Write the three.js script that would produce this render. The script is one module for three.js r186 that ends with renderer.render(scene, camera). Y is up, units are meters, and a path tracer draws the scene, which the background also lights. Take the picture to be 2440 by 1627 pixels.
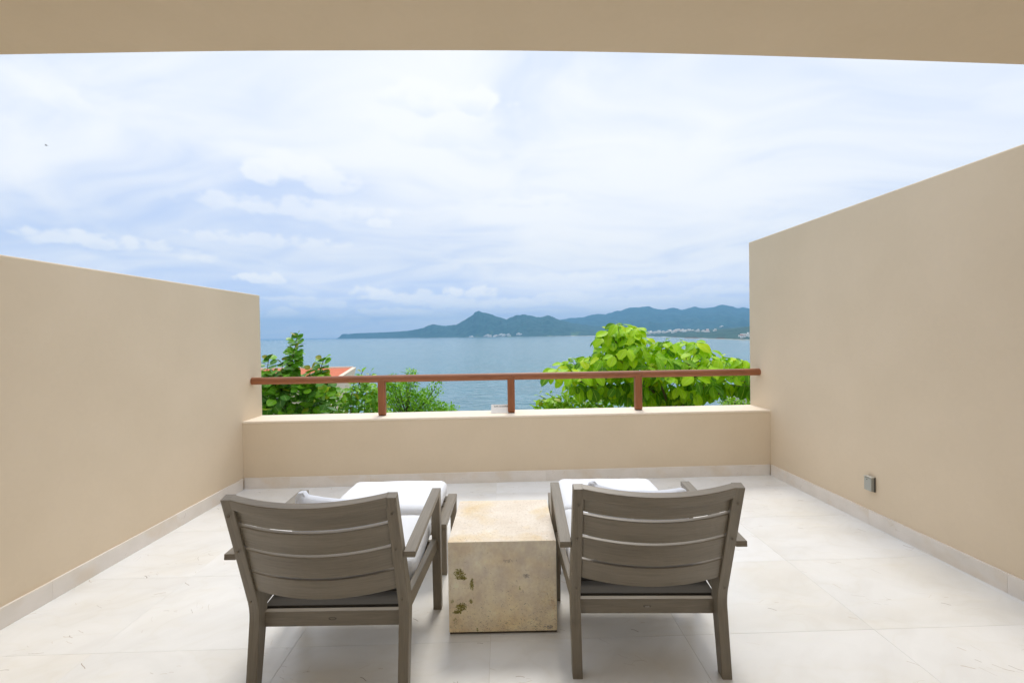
import * as THREE from 'three';
import { RoundedBoxGeometry } from 'three/addons/geometries/RoundedBoxGeometry.js';
import { mergeGeometries } from 'three/addons/utils/BufferGeometryUtils.js';

// ---------------------------------------------------------------- camera, sky, sun, exposure
const EYE = 1.4, FOCAL = 1085.3, PITCH = -0.0139, ROLL = 0.0162;   // focal length in pixels of the 2440 x 1627 photograph
const scene = new THREE.Scene();
const camera = new THREE.PerspectiveCamera(THREE.MathUtils.radToDeg(2 * Math.atan(813.5 / FOCAL)), 1024 / 682, 0.05, 80000);
camera.position.set(0, EYE, 0);
camera.rotation.set(PITCH, 0, -ROLL, 'YXZ');
scene.add(camera);
const renderer = new THREE.WebGLRenderer({ antialias: true });
renderer.toneMapping = THREE.LinearToneMapping;
const EXPOSURE = 1.1, SKY = 1.0, SUN = 1.5, HAZE = 6.4e-5;
renderer.toneMappingExposure = EXPOSURE;
renderer.shadowMap.enabled = true;
renderer.shadowMap.type = THREE.PCFSoftShadowMap;
const sun = new THREE.DirectionalLight(new THREE.Color(1.0, 0.95, 0.87), SUN);
const SUN_EL = 58 * Math.PI / 180, SUN_AZ = 6 * Math.PI / 180;
sun.position.set(Math.sin(SUN_AZ) * Math.cos(SUN_EL) * 30, Math.sin(SUN_EL) * 30, -Math.cos(SUN_AZ) * Math.cos(SUN_EL) * 30 - 4);
sun.target.position.set(0, 0, -4);
sun.castShadow = true;
sun.shadow.mapSize.set(2048, 2048);
sun.shadow.radius = 24;
Object.assign(sun.shadow.camera, { left: -9, right: 9, top: 9, bottom: -9, near: 1, far: 70 });
scene.add(sun, sun.target);
scene.fog = new THREE.FogExp2(new THREE.Color().setRGB(0.27, 0.62, 1.0), HAZE);

// ---------------------------------------------------------------- noise
function rng(seed) { let s = seed >>> 0; return () => { s = (s + 0x6D2B79F5) >>> 0; let t = s; t = Math.imul(t ^ (t >>> 15), t | 1); t ^= t + Math.imul(t ^ (t >>> 7), t | 61); return ((t ^ (t >>> 14)) >>> 0) / 4294967296; }; }
const PERM = (() => { const r = rng(7), p = Array.from({ length: 256 }, (_, i) => i); for (let i = 255; i > 0; i--) { const j = Math.floor(r() * (i + 1)); [p[i], p[j]] = [p[j], p[i]]; } return Uint8Array.from([...p, ...p]); })();
const GX = new Float32Array(256), GY = new Float32Array(256);
for (let i = 0; i < 256; i++) { const a = i / 256 * Math.PI * 2; GX[i] = Math.cos(a); GY[i] = Math.sin(a); }
// gradient noise, about -0.7 .. 0.7; px, py: whole-number periods (0 = none)
function noise(x, y, px = 0, py = 0) {
  let xi = Math.floor(x), yi = Math.floor(y);
  const fx = x - xi, fy = y - yi;
  let x1 = xi + 1, y1 = yi + 1;
  if (px) { xi = ((xi % px) + px) % px; x1 = ((x1 % px) + px) % px; }
  if (py) { yi = ((yi % py) + py) % py; y1 = ((y1 % py) + py) % py; }
  const u = fx * fx * fx * (fx * (fx * 6 - 15) + 10), v = fy * fy * fy * (fy * (fy * 6 - 15) + 10);
  const a = PERM[PERM[xi & 255] + (yi & 255)], b = PERM[PERM[x1 & 255] + (yi & 255)], c = PERM[PERM[xi & 255] + (y1 & 255)], d = PERM[PERM[x1 & 255] + (y1 & 255)];
  const n0 = GX[a] * fx + GY[a] * fy, n1 = GX[b] * (fx - 1) + GY[b] * fy, n2 = GX[c] * fx + GY[c] * (fy - 1), n3 = GX[d] * (fx - 1) + GY[d] * (fy - 1);
  const m0 = n0 + (n1 - n0) * u, m1 = n2 + (n3 - n2) * u;
  return m0 + (m1 - m0) * v;
}
function fbm(x, y, oct = 5, px = 0, py = 0) {
  let a = 0.5, s = 0, f = 1;
  for (let o = 0; o < oct; o++) { s += a * noise(x * f + o * 17.3 * (px ? 0 : 1), y * f + o * 9.1 * (py ? 0 : 1), px * f, py * f); a *= 0.5; f *= 2; }
  return s * 1.6;
}
const smooth = (a, b, x) => { const t = Math.min(1, Math.max(0, (x - a) / (b - a))); return t * t * (3 - 2 * t); };
const mix = (a, b, t) => a + (b - a) * t;

// ---------------------------------------------------------------- the sky: air and clouds, brighter overhead as an overcast sky is
function makeSky() {
  const W = 3072, Hh = 1536, data = new Float32Array(W * Hh * 4);
  // low heaps of cloud: azimuth, elevation, half width, half height in degrees, brightness
  const heaps = [];
  const put = (fx, fy, rx, ry, b) => {
    const X = (fx - 1176) / 1046, az = Math.atan(X), k = Math.cos(az), el = Math.atan((773 - 0.0162 * (fx - 1176) - fy) / 1046 * k);
    heaps.push([az * 57.2958, el * 57.2958, rx / 1046 * k * k * 57.2958, ry / 1046 * k * 57.2958, b]);
  };
  for (const h of [[605, 645, 66, 17, .8], [860, 682, 60, 22, .75], [930, 692, 45, 18, .6], [985, 690, 60, 22, .55], [1046, 678, 28, 17, .8], [1110, 676, 42, 20, .75], [1060, 705, 90, 18, .5], [660, 690, 75, 8, .45],
    [640, 722, 55, 15, .45], [740, 705, 75, 12, .4], [800, 735, 100, 9, .35], [900, 722, 90, 15, .5], [960, 745, 120, 10, .4], [1180, 702, 90, 16, .55], [1290, 690, 100, 18, .5], [1420, 662, 120, 16, .4], [1560, 645, 110, 14, .4],
    [1300, 645, 150, 14, .5], [1650, 672, 100, 16, .4], [1500, 690, 140, 10, .4], [690, 395, 110, 38, .75], [620, 410, 70, 34, .6], [770, 430, 80, 34, .5], [875, 520, 32, 16, .5], [980, 240, 110, 42, .9], [1100, 245, 80, 36, .9],
    [1010, 310, 170, 50, .5], [1230, 470, 130, 18, .5], [460, 600, 60, 12, .5], [200, 560, 260, 24, .55], [620, 560, 220, 20, .4], [700, 490, 260, 30, .4], [150, 240, 110, 34, .4]]) put(...h);
  const r = rng(31);
  for (let i = 0; i < 90; i++) { const az = 55 + r() * 250, el = 1.5 + r() * r() * 24; heaps.push([az > 180 ? az - 360 : az, el, 3 + r() * 8, 0.6 + r() * 2.2, .4 + r() * .4]); }
  const bright = (az, el, a, e, ra, re) => Math.exp(-(((az - a) / ra) ** 2) - (((el - e) / re) ** 2));
  for (let j = 0; j < Hh; j++) {
    const el = ((j + 0.5) / Hh - 0.5) * 180, dy = Math.sin(el / 57.2958), dc = Math.cos(el / 57.2958);
    if (el < -1) { for (let i = 0; i < W; i++) { const o = (j * W + i) * 4; data[o] = .40 * SKY; data[o + 1] = .55 * SKY; data[o + 2] = .74 * SKY; data[o + 3] = 1; } continue; }
    const lift = Math.max(dy, 0), row = heaps.filter((h) => Math.abs(h[1] - el) < h[3] * 2.4);
    const over = 1 + 0.75 * smooth(30, 80, el);
    for (let i = 0; i < W; i++) {
      const ang = ((i + 0.5) / W - 0.5) * Math.PI * 2, dx = Math.cos(ang) * dc, dz = Math.sin(ang) * dc;
      let az = Math.atan2(dx, -dz) * 57.2958;
      const px = dx / (lift + 0.16), pz = dz / (lift + 0.16);
      const wx = fbm(px * 0.7 + 3, pz * 0.7 - 5, 3), wz = fbm(px * 0.7 - 8, pz * 0.7 + 2, 3);
      const n1 = fbm(px * 0.62 + wx * 0.9 + 11, pz * 1.15 + wz * 0.9 + 4, 6), n2 = fbm(px * 1.7 + wx * 2.2, pz * 3.6 + wz * 1.8 + 20, 6), n3 = 1 - Math.abs(fbm(px * .9 + pz * .5 + wx * 1.5, pz * 2.2 - px * .4 + wz + 31, 6)) * 2.2;
      let c = 0.40 + 0.34 * smooth(2, 17, el) + 0.16 * smooth(-10, 35, az) * smooth(60, 30, Math.abs(az)) ;
      c += n1 * 0.54 + n2 * 0.36 + (n3 - .45) * 0.16 - 0.20 * smooth(14, 26, el);
      c += 0.42 * bright(az, el, -8, 27, 18, 9) + 0.22 * bright(az, el, 8, 20, 16, 8) - 0.28 * bright(az, el, -34, 13, 13, 2.6) - 0.2 * bright(az, el, -27, 17, 12, 5) - 0.22 * bright(az, el, -30, 3, 22, 4) + 0.12 * bright(az, el, -40, 22, 14, 8);
      c = 0.06 + 0.9 * smooth(-0.15, 1.16, c);
      let sh = 0;
      for (const h of row) {
        let da = az - h[0]; if (da > 180) da -= 360; if (da < -180) da += 360;
        if (Math.abs(da) > h[2] * 1.7) continue;
        const ex = da / h[2], ey = (el - h[1]) / (el > h[1] ? h[3] : h[3] * 0.62);
        const q = 1 - ex * ex - ey * ey;
        const n = fbm(az / Math.max(h[3], 0.9) * 0.55 + h[0] * 3, el / Math.max(h[3], 0.9) * 0.8 + h[1], 7);
        const a = Math.min(1, smooth(-0.1, 0.8, q + n * 1.6) * h[4] * 1.35);
        c = mix(c, Math.max(c, 0.99), a);
        sh = Math.max(sh, a * smooth(0.3, -0.9, (el - h[1]) / h[3] - n * .8) * 0.24);
      }
      c -= sh; c = Math.max(0, Math.min(1.06, c));
      const o = (j * W + i) * 4, hz = smooth(4, 0, el);
      const low = smooth(10, 2, el), br = mix(mix(.51, .76, low), .74, hz), bg = mix(mix(.645, .86, low), .85, hz), bb = mix(mix(.93, 1.10, low), 1.08, hz), wr = mix(.97, 1.12, low), wg = mix(.985, 1.12, low), wb = mix(1, 1.16, low);
      data[o] = mix(br, wr, c) * over * SKY; data[o + 1] = mix(bg, wg, c) * over * SKY; data[o + 2] = mix(bb, wb, c) * over * SKY; data[o + 3] = 1;
    }
  }
  const t = new THREE.DataTexture(data, W, Hh, THREE.RGBAFormat, THREE.FloatType);
  t.mapping = THREE.EquirectangularReflectionMapping; t.magFilter = t.minFilter = THREE.LinearFilter; t.needsUpdate = true;
  return t;
}
scene.background = makeSky();
scene.environment = scene.background;

// ---------------------------------------------------------------- naming and building helpers
const used = {};
function numbered(name) { const n = used[name] = (used[name] ?? -1) + 1; return n ? name + '_' + String(n).padStart(3, '0') : name; }
function tag(o, label, category, group, kind) { if (label) o.userData.label = label; if (category) o.userData.category = category; if (group) o.userData.group = group; if (kind) o.userData.kind = kind; return o; }
function thing(name, label, category, pos = [0, 0, 0], turn = 0, group) { const o = new THREE.Group(); o.name = numbered(name); o.position.set(...pos); o.rotation.y = turn; tag(o, label, category, group); scene.add(o); return o; }
function part(name, geo, mat, parent, label) { const m = new THREE.Mesh(geo, mat); m.name = parent === scene ? numbered(name) : name; m.castShadow = m.receiveShadow = true; if (label) m.userData.label = label; parent.add(m); return m; }
function setting(name, geo, mat, label, category) { return tag(part(name, geo, mat, scene), label, category, null, 'structure'); }
const V = (x, y, z) => new THREE.Vector3(x, y, z);
// a point of the place, seen at (fx, fy) of the 2352-pixel-wide photograph, at a depth in metres before the camera
const CP = Math.cos(PITCH), SP = Math.sin(PITCH), CR = Math.cos(ROLL), SR = Math.sin(ROLL);
function at(fx, fy, depth) {
  const x = fx * 1.03741 - 1220, y = fy * 1.03741 - 813.5, u = (x * CR - y * SR) / FOCAL, v = (x * SR + y * CR) / FOCAL;
  const Y = (SP - v * CP) / (CP + v * SP) * depth;
  return V(u * (depth * CP + Y * SP), Y + EYE, -depth);
}

// ---------------------------------------------------------------- textures
function canvasTex(w, h, draw, repeat = [1, 1], srgb = true) {
  const c = document.createElement('canvas'); c.width = w; c.height = h;
  draw(c.getContext('2d'), w, h);
  const t = new THREE.CanvasTexture(c); t.wrapS = t.wrapT = THREE.RepeatWrapping; t.repeat.set(...repeat);
  if (srgb) t.colorSpace = THREE.SRGBColorSpace;
  return t;
}
function fill(ctx, w, h, fn) {
  const im = ctx.createImageData(w, h);
  for (let j = 0; j < h; j++) for (let i = 0; i < w; i++) { const c = fn(i / w, j / h, i, j), o = (j * w + i) * 4; im.data[o] = c[0]; im.data[o + 1] = c[1]; im.data[o + 2] = c[2]; im.data[o + 3] = 255; }
  ctx.putImageData(im, 0, 0);
}
const stone = (base, vary, fn) => (u, v, i, j) => { const k = fn(u, v, i, j); return base.map((b, n) => Math.max(0, Math.min(255, b + vary[n] * k))); };

const plasterMap = canvasTex(512, 512, (g, w, h) => fill(g, w, h, (u, v) => { const k = fbm(u * 3, v * 3, 4, 3, 3) * 6 + fbm(u * 64, v * 64, 2, 64, 64) * 1.0; return [226 + k, 207 + k, 179 + k * 1.1]; }), [1 / 2.2, 1 / 2.2]);
const plasterBump = canvasTex(512, 512, (g, w, h) => fill(g, w, h, (u, v) => { const k = 128 + fbm(u * 8, v * 8, 4, 8, 8) * 60 + fbm(u * 90, v * 90, 3, 90, 90) * 60; return [k, k, k]; }), [1 / 2.2, 1 / 2.2], false);

function fissures(g, w, h, count, seed, colours, scale) {
  const r = rng(seed);
  for (let n = 0; n < count; n++) {
    const cluster = 1 + Math.floor(r() * r() * 6), cx = r() * w, cy = r() * h, dir = -0.5 + (r() - 0.5) * 1.1;
    for (let k = 0; k < cluster; k++) {
      let x = cx + (r() - .5) * 110 * scale, y = cy + (r() - .5) * 60 * scale, a = dir + (r() - .5) * .9;
      g.strokeStyle = colours[Math.floor(r() * colours.length)]; g.globalAlpha = .18 + r() * r() * .75; g.lineWidth = (0.7 + r() * r() * 3.2) * scale; g.lineCap = 'round';
      g.beginPath(); g.moveTo(x, y);
      const len = 2 + Math.floor(r() * 6);
      for (let s = 0; s < len; s++) { a += (r() - .5) * .7; x += Math.cos(a) * 9 * scale; y += Math.sin(a) * 9 * scale; g.lineTo(x, y); }
      g.stroke();
    }
  }
  g.globalAlpha = 1;
}
const marbleMap = canvasTex(2048, 2048, (g, w, h) => {
  fill(g, w, h, (u, v) => {
    const q = fbm(u * 3, v * 3, 4, 3, 3), a = fbm(u * 4 + q, v * 9 + q * 2, 5, 4, 9), b = Math.max(0, fbm(u * 3 + 0.5, v * 6 + a * .4, 4, 3, 6)), s = Math.pow(Math.max(0, 1 - Math.abs(fbm(u * 5 + a * .3, v * 8 + q * .5, 4, 5, 8)) * 9), 2);
    const dg = Math.max(0, fbm(u * 5 + v * 5, v * 16 - u * 16 + q, 4, 5, 16)); return [237 + a * 8 - s * 2 - b * 8 - dg * 8, 236 + a * 8 - s * 2.5 - b * 12 - dg * 9, 233 + a * 8 - s * 4 - b * 20 - dg * 10];
  });
  fissures(g, w, h, 150, 5, ['#6d5238', '#8a6b48', '#5b4836', '#a58a66', '#7c7468'], .8);
});
const marbleBump = canvasTex(512, 512, (g, w, h) => fill(g, w, h, (u, v) => { const k = 128 + fbm(u * 6, v * 6, 5, 6, 6) * 90; return [k, k, k]; }), [1, 1], false);
const skirtMap = canvasTex(1024, 512, (g, w, h) => {
  fill(g, w, h, (u, v) => { const a = fbm(u * 6, v * 3, 5, 6, 3); const b = Math.max(0, fbm(u * 5, v * 3 + .5, 4, 5, 3)); return [234 + a * 10 - b * 8, 225 + a * 10 - b * 18, 214 + a * 12 - b * 32]; });
  fissures(g, w, h, 34, 9, ['#6d5238', '#8a6b48', '#5b4836'], .55);
});
// travertine: u, v over one face of the block
function travertine(front, seed) {
  return canvasTex(1024, 1024, (g, w, h) => {
    fill(g, w, h, (u, v) => {
      const q = fbm(u * 3 + seed, v * 3, 5), s = fbm(u * 40 + seed, v * 26, 3), t = fbm(u * 9 - seed, v * 7, 5), y = front ? smooth(.15, 1.0, v) * .75 + .1 : .1, warm = Math.max(0, fbm(u * 2.5 + seed * 2, v * 2.5 + 4, 4)) * (front ? 1 : 1.4);
      let c = front ? [242 + q * 16 + s * 9 - t * 18, 230 + q * 20 + s * 11 - t * 21 - y * 8 - warm * 12, 210 + q * 22 + s * 14 - t * 14 - y * 26 - warm * 30] : [232 + q * 14 + s * 10 - warm * 8, 218 + q * 18 + s * 12 - warm * 24, 198 + q * 22 + s * 14 - warm * 58];
      return c.map((k) => Math.max(0, Math.min(255, k)));
    });
    const r = rng(seed * 13 + 3);
    for (let n = 0; n < 1500; n++) {                       // pits and short dark fissures, thicker towards the foot of the front
      const u = r(), v = front ? 1 - r() * r() * .98 : r();
      if (r() > (front ? .3 + .7 * smooth(.2, 1, v) * (.4 + .6 * smooth(.3, 1, u)) : .4)) continue;
      const x = u * w, y = v * h, a = (r() - .3) * 2.4, l = 4 + r() * r() * 30;
      g.strokeStyle = ['#6a563c', '#7d6546', '#4a3d2c', '#8d7c68'][Math.floor(r() * 4)]; g.globalAlpha = .15 + r() * .5; g.lineWidth = 1.2 + r() * r() * 4.5; g.lineCap = 'round';
      g.beginPath(); g.moveTo(x, y); g.quadraticCurveTo(x + Math.cos(a) * l * .5 + (r() - .5) * 8, y + Math.sin(a) * l * .5 + (r() - .5) * 8, x + Math.cos(a) * l, y + Math.sin(a) * l); g.stroke();
    }
    const blotch = (cx, cy, rx, ry, n, cols, al) => { for (let k = 0; k < n; k++) { const a = r() * 6.28, d = Math.sqrt(r()) * (0.5 + r() * .5); g.globalAlpha = al * (.3 + r() * .7); g.fillStyle = cols[Math.floor(r() * cols.length)]; g.beginPath(); g.ellipse((cx + Math.cos(a) * d * rx) * w, (cy + Math.sin(a) * d * ry) * h, 2 + r() * 7, 2 + r() * 5, r() * 3, 0, 7); g.fill(); } };
    if (front) {
      const moss = ['#6e6414', '#575210', '#7d721e', '#8a7d2c'];
      blotch(.10, .35, .06, .07, 230, moss, .75); blotch(.14, .40, .04, .025, 90, moss, .75); blotch(.215, .47, .022, .08, 130, moss, .65); blotch(.205, .66, .014, .03, 40, moss, .45);
      blotch(.115, .72, .055, .055, 230, moss, .8); blotch(.075, .775, .045, .025, 90, moss, .8); blotch(.06, .87, .03, .05, 40, moss, .25); blotch(.03, .65, .02, .03, 26, moss, .3); blotch(.26, .97, .01, .02, 16, moss, .4); blotch(.66, .52, .012, .03, 20, moss, .25);
      const ochre = ['#c79a3e', '#b98a30', '#d3a84e'];
      blotch(.9, .62, .1, .14, 160, ochre, .12); blotch(.5, .86, .22, .1, 150, ['#c79a52', '#d1a45c'], .12); blotch(.96, .7, .03, .1, 60, ['#b8772c', '#c78a3a'], .25);
      blotch(.72, .385, .035, .03, 70, ['#6d5f55', '#7a6a60'], .28); blotch(.55, .22, .05, .03, 60, ['#8a7660'], .25); blotch(.92, .96, .05, .02, 60, ['#6f6472', '#5a4c44'], .35);
    } else {
      blotch(.35, .3, .2, .1, 120, ['#d6a878', '#c8966a'], .16); blotch(.6, .6, .2, .06, 90, ['#d2a06a', '#b9a898'], .16); blotch(.3, .85, .08, .04, 50, ['#cf9f62'], .22); blotch(.85, .85, .12, .04, 60, ['#d2a572'], .2);
    }
    g.globalAlpha = 1;
  });
}
const woodMap = canvasTex(1024, 256, (g, w, h) => {
  fill(g, w, h, (u, v) => { const q = fbm(u * 2, v * 3, 4, 2, 3), s = fbm(u * 6 , v * 60 + q * 3, 3, 6, 60), t = fbm(u * 20, v * 120, 2, 20, 120), d = fbm(u * 3, v * 14 + q * 2, 3, 3, 14), k = q * 12 + s * 10 + t * 9 + d * 7; return [128 + k, 118 + k, 102 + k * .95]; });
  const r = rng(77);
  for (let n = 0; n < 240; n++) { g.globalAlpha = .06 + r() * .16; g.strokeStyle = r() < .7 ? '#5c5142' : '#b9b2a2'; g.lineWidth = .6 + r() * 1.1; const y = r() * h, x = r() * w, l = 30 + r() * 190; g.beginPath(); g.moveTo(x, y); g.quadraticCurveTo(x + l / 2, y + (r() - .5) * 6, x + l, y + (r() - .5) * 4); g.stroke(); }
  g.globalAlpha = 1;
});
const woodBump = canvasTex(1024, 256, (g, w, h) => fill(g, w, h, (u, v) => { const k = 128 + fbm(u * 6, v * 70, 4, 6, 70) * 110; return [k, k, k]; }), [1, 1], false);
const weaveBump = canvasTex(256, 256, (g, w, h) => fill(g, w, h, (u, v, i, j) => { const k = 128 + (((i >> 1) + (j >> 1)) % 2 ? 30 : -30) + fbm(u * 30, v * 30, 2, 30, 30) * 50; return [k, k, k]; }), [14, 14], false);
const railMap = canvasTex(512, 256, (g, w, h) => fill(g, w, h, (u, v) => { const q = fbm(u * 4, v * 4, 4, 4, 4), s = fbm(u * 8, v * 40, 3, 8, 40), d = Math.max(0, fbm(u * 3, v * 2 + .4, 4, 3, 2)), k = q * 20 + s * 16; return [148 + k - d * 18, 90 + k * .8 - d * 6, 54 + k * .7 + d * 8]; }));

// ---------------------------------------------------------------- materials
const std = (o) => new THREE.MeshStandardMaterial(o), phys = (o) => new THREE.MeshPhysicalMaterial(o);
const M = {
  plaster: std({ map: plasterMap, bumpMap: plasterBump, bumpScale: 0.0006, roughness: 0.85 }),
  cap: std({ map: plasterMap, bumpMap: plasterBump, bumpScale: 0.0012, roughness: 0.7, color: new THREE.Color().setRGB(1.2, 1.25, 1.36) }),  // plaster lightened: sky light on the parapet top put into the colour
  marble: std({ map: marbleMap, bumpMap: marbleBump, bumpScale: 0.0005, roughness: 0.27 }),
  skirt: std({ map: skirtMap, roughness: 0.5 }),
  grout: std({ color: 0xd8cfc0, roughness: .9 }),
  woodShade: std({ map: woodMap, color: new THREE.Color().setRGB(.16, .15, .13), roughness: .8 }),  // for seat slats: shade under the cushion put into the wood colour
  wood: std({ map: woodMap, bumpMap: woodBump, bumpScale: 0.0006, roughness: 0.4 }),
  fabric: phys({ color: new THREE.Color().setRGB(.82, .83, .85), roughness: .95, bumpMap: weaveBump, bumpScale: .0006, sheen: .3, sheenRoughness: .7 }),
  pillow: phys({ color: new THREE.Color().setRGB(.74, .77, .84), roughness: .95, bumpMap: weaveBump, bumpScale: .0006 }),
  rail: std({ map: railMap, roughness: .48, bumpMap: woodBump, bumpScale: .0004 }),
  steel: std({ color: 0x9a9b95, roughness: .45, metalness: .35 }),
  steelDark: std({ color: 0x55524c, roughness: .5, metalness: .4 }),
  black: std({ color: 0x15130f, roughness: .6 }),
  white: std({ color: new THREE.Color().setRGB(.78, .77, .74), roughness: .8 }),
};

// ---------------------------------------------------------------- geometry helpers
// uv in texture units: u along the grain axis g (0 x, 1 y, 2 z), su metres per tile along it, sv across
function grainUV(geo, g = 0, su = 1, sv = .25, seed = 0) {
  if (geo.index) geo = geo.toNonIndexed();
  const r = rng(seed + 101), ou = r(), ov = r(), p = geo.attributes.position, uv = new Float32Array(p.count * 2), a = V(), b = V(), c = V();
  for (let t = 0; t < p.count; t += 3) {
    a.fromBufferAttribute(p, t); b.fromBufferAttribute(p, t + 1); c.fromBufferAttribute(p, t + 2);
    const n = b.clone().sub(a).cross(c.clone().sub(a)).toArray().map(Math.abs), k = n.indexOf(Math.max(...n));
    const rest = [0, 1, 2].filter((i) => i !== k), ua = rest.includes(g) ? g : rest[0], va = rest.find((i) => i !== ua);
    for (let i = 0; i < 3; i++) { const q = [p.getX(t + i), p.getY(t + i), p.getZ(t + i)]; uv[(t + i) * 2] = q[ua] / su + ou; uv[(t + i) * 2 + 1] = q[va] / sv + ov + k * .37; }
  }
  geo.setAttribute('uv', new THREE.BufferAttribute(uv, 2));
  return geo;
}
const metres = (geo) => grainUV(geo, 0, 1, 1);
let woodSeed = 0;
function bar(w, h, d, x, y, z, g, rad = .004) { const q = new RoundedBoxGeometry(w, h, d, 2, rad); q.translate(x, y, z); return grainUV(q, g, 1, .25, woodSeed++); }
// a bar along x with a rounded rectangular section, bowed towards +z by sag in the middle
function bowed(w, h, t, sag, steps = 22, rad = .004) {
  const s = new THREE.Shape(), a = h / 2, b = t / 2;
  s.moveTo(-b + rad, -a); s.lineTo(b - rad, -a); s.quadraticCurveTo(b, -a, b, -a + rad); s.lineTo(b, a - rad); s.quadraticCurveTo(b, a, b - rad, a); s.lineTo(-b + rad, a); s.quadraticCurveTo(-b, a, -b, a - rad); s.lineTo(-b, -a + rad); s.quadraticCurveTo(-b, -a, -b + rad, -a);
  const geo = new THREE.ExtrudeGeometry(s, { depth: w, steps, bevelEnabled: false, curveSegments: 3 });
  geo.translate(0, 0, -w / 2); geo.rotateY(Math.PI / 2);           // the length along x
  const p = geo.attributes.position;
  for (let i = 0; i < p.count; i++) { const x = p.getX(i) / (w / 2); p.setZ(i, p.getZ(i) + sag * (1 - x * x)); }
  geo.computeVertexNormals();
  return grainUV(geo, 0, 1, .25, woodSeed++);
}
function side(points, w, bevel = .003) {             // outline in (forward, up), thickness w along x, centred
  const s = new THREE.Shape(); points(s);
  const geo = new THREE.ExtrudeGeometry(s, { depth: w - 2 * bevel, steps: 1, bevelEnabled: true, bevelThickness: bevel, bevelSize: bevel, bevelOffset: -bevel, bevelSegments: 2, curveSegments: 10 });
  geo.translate(0, 0, -(w - 2 * bevel) / 2); geo.rotateY(Math.PI / 2);   // (forward, up, width) -> x = width, z = -forward
  return geo;
}
// a stuffed cushion: rounded box, puffed on its faces, creased a little
function cushion(w, h, d, rad, puff, seed, wrinkle = .004) {
  const geo = new THREE.BoxGeometry(w, h, d, 34, 10, 34), p = geo.attributes.position, v = V();
  for (let i = 0; i < p.count; i++) {
    v.fromBufferAttribute(p, i);
    const c = V(Math.max(-w / 2 + rad, Math.min(w / 2 - rad, v.x)), Math.max(-h / 2 + rad, Math.min(h / 2 - rad, v.y)), Math.max(-d / 2 + rad, Math.min(d / 2 - rad, v.z)));
    const n = v.clone().sub(c); if (n.lengthSq() > 1e-9) n.normalize();
    const q = c.addScaledVector(n, rad), ex = 1 - (2 * q.x / w) ** 2, ez = 1 - (2 * q.z / d) ** 2, ey = 1 - (2 * q.y / h) ** 2;
    q.y += Math.sign(q.y) * puff * Math.sqrt(Math.max(0, ex) * Math.max(0, ez));
    q.x += Math.sign(v.x) * puff * .35 * Math.max(0, ez) * Math.max(0, ey) * (Math.abs(v.x) > w / 2 - 1e-6 ? 1 : 0);
    q.y += fbm(q.x * 7 + seed, q.z * 7, 3) * wrinkle; q.x += fbm(q.z * 9 + seed, q.y * 9 + 4, 2) * wrinkle * .6; q.z += fbm(q.x * 9 + seed + 7, q.y * 9, 2) * wrinkle * .6;
    p.setXYZ(i, q.x, q.y, q.z);
  }
  geo.computeVertexNormals();
  return geo;
}
function wallBox(x0, y0, z0, x1, y1, z1, rad = .008) { const g = new RoundedBoxGeometry(x1 - x0, y1 - y0, z1 - z0, 2, rad); g.translate((x0 + x1) / 2, (y0 + y1) / 2, (z0 + z1) / 2); return metres(g); }
// a prism: outline in plan (x, depth), from y0 to y1
function planPrism(pts, y0, y1, bevel = .008) {
  const s = new THREE.Shape(pts.map(([x, d]) => new THREE.Vector2(x, d)));
  const g = new THREE.ExtrudeGeometry(s, { depth: y1 - y0 - 2 * bevel, bevelEnabled: true, bevelThickness: bevel, bevelSize: bevel, bevelOffset: -bevel, bevelSegments: 2 });
  g.translate(0, 0, bevel); g.rotateX(-Math.PI / 2); g.translate(0, y0, 0);   // (x, d, up) -> (x, up, -d)
  return metres(g);
}

// ---------------------------------------------------------------- the terrace
const LX = -2.54, rx = (d) => 2.716 - 0.0474 * d, pf = (x) => 4.339 + 0.0334 * x, PT = .347, PH = .6304, SK = .1028;
{
  setting('terrace_slab', planPrism([[-2.9, -1.9], [3.2, -1.9], [3.2, 4.66], [-2.9, 4.55]], -3.2, -.0016, .001), M.grout, 'stone slab and building base under the terrace tiles', 'slab');
  const floor = new THREE.Group(); floor.name = numbered('floor'); floor.rotation.y = .022; tag(floor, 'white marble terrace floor of large honed tiles with brown fissures', 'floor', null, 'structure'); scene.add(floor);
  const TW = .895, TD = .65, gap = .0009, variants = [], r = rng(11);
  for (let k = 0; k < 9; k++) {
    const g = new RoundedBoxGeometry(TW - gap, .012, TD - gap, 1, .0009), p = g.attributes.position, uv = g.attributes.uv, ou = r(), ov = r(), flip = r() < .5 ? 1 : -1;
    for (let i = 0; i < p.count; i++) uv.setXY(i, p.getX(i) * flip / 2.6 + ou, p.getZ(i) * flip / 2.6 + ov);
    variants.push(g);
  }
  const tones = [0, 1, 2].map((k) => { const m = M.marble.clone(); m.color.setRGB(1 - .008 * k, 1 - .009 * k, 1 - .012 * k); return m; });
  for (let j = -5; j < 4; j++) for (let i = -2; i < 6; i++) {
    const t = part('tile', variants[Math.floor(r() * 9)], tones[Math.floor(r() * 3)], floor);
    t.position.set(-.97 + TW * (i - .5), -.006 + (r() - .5) * .0006, -(2.07 + TD * (j + .5)));
  }
}
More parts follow.
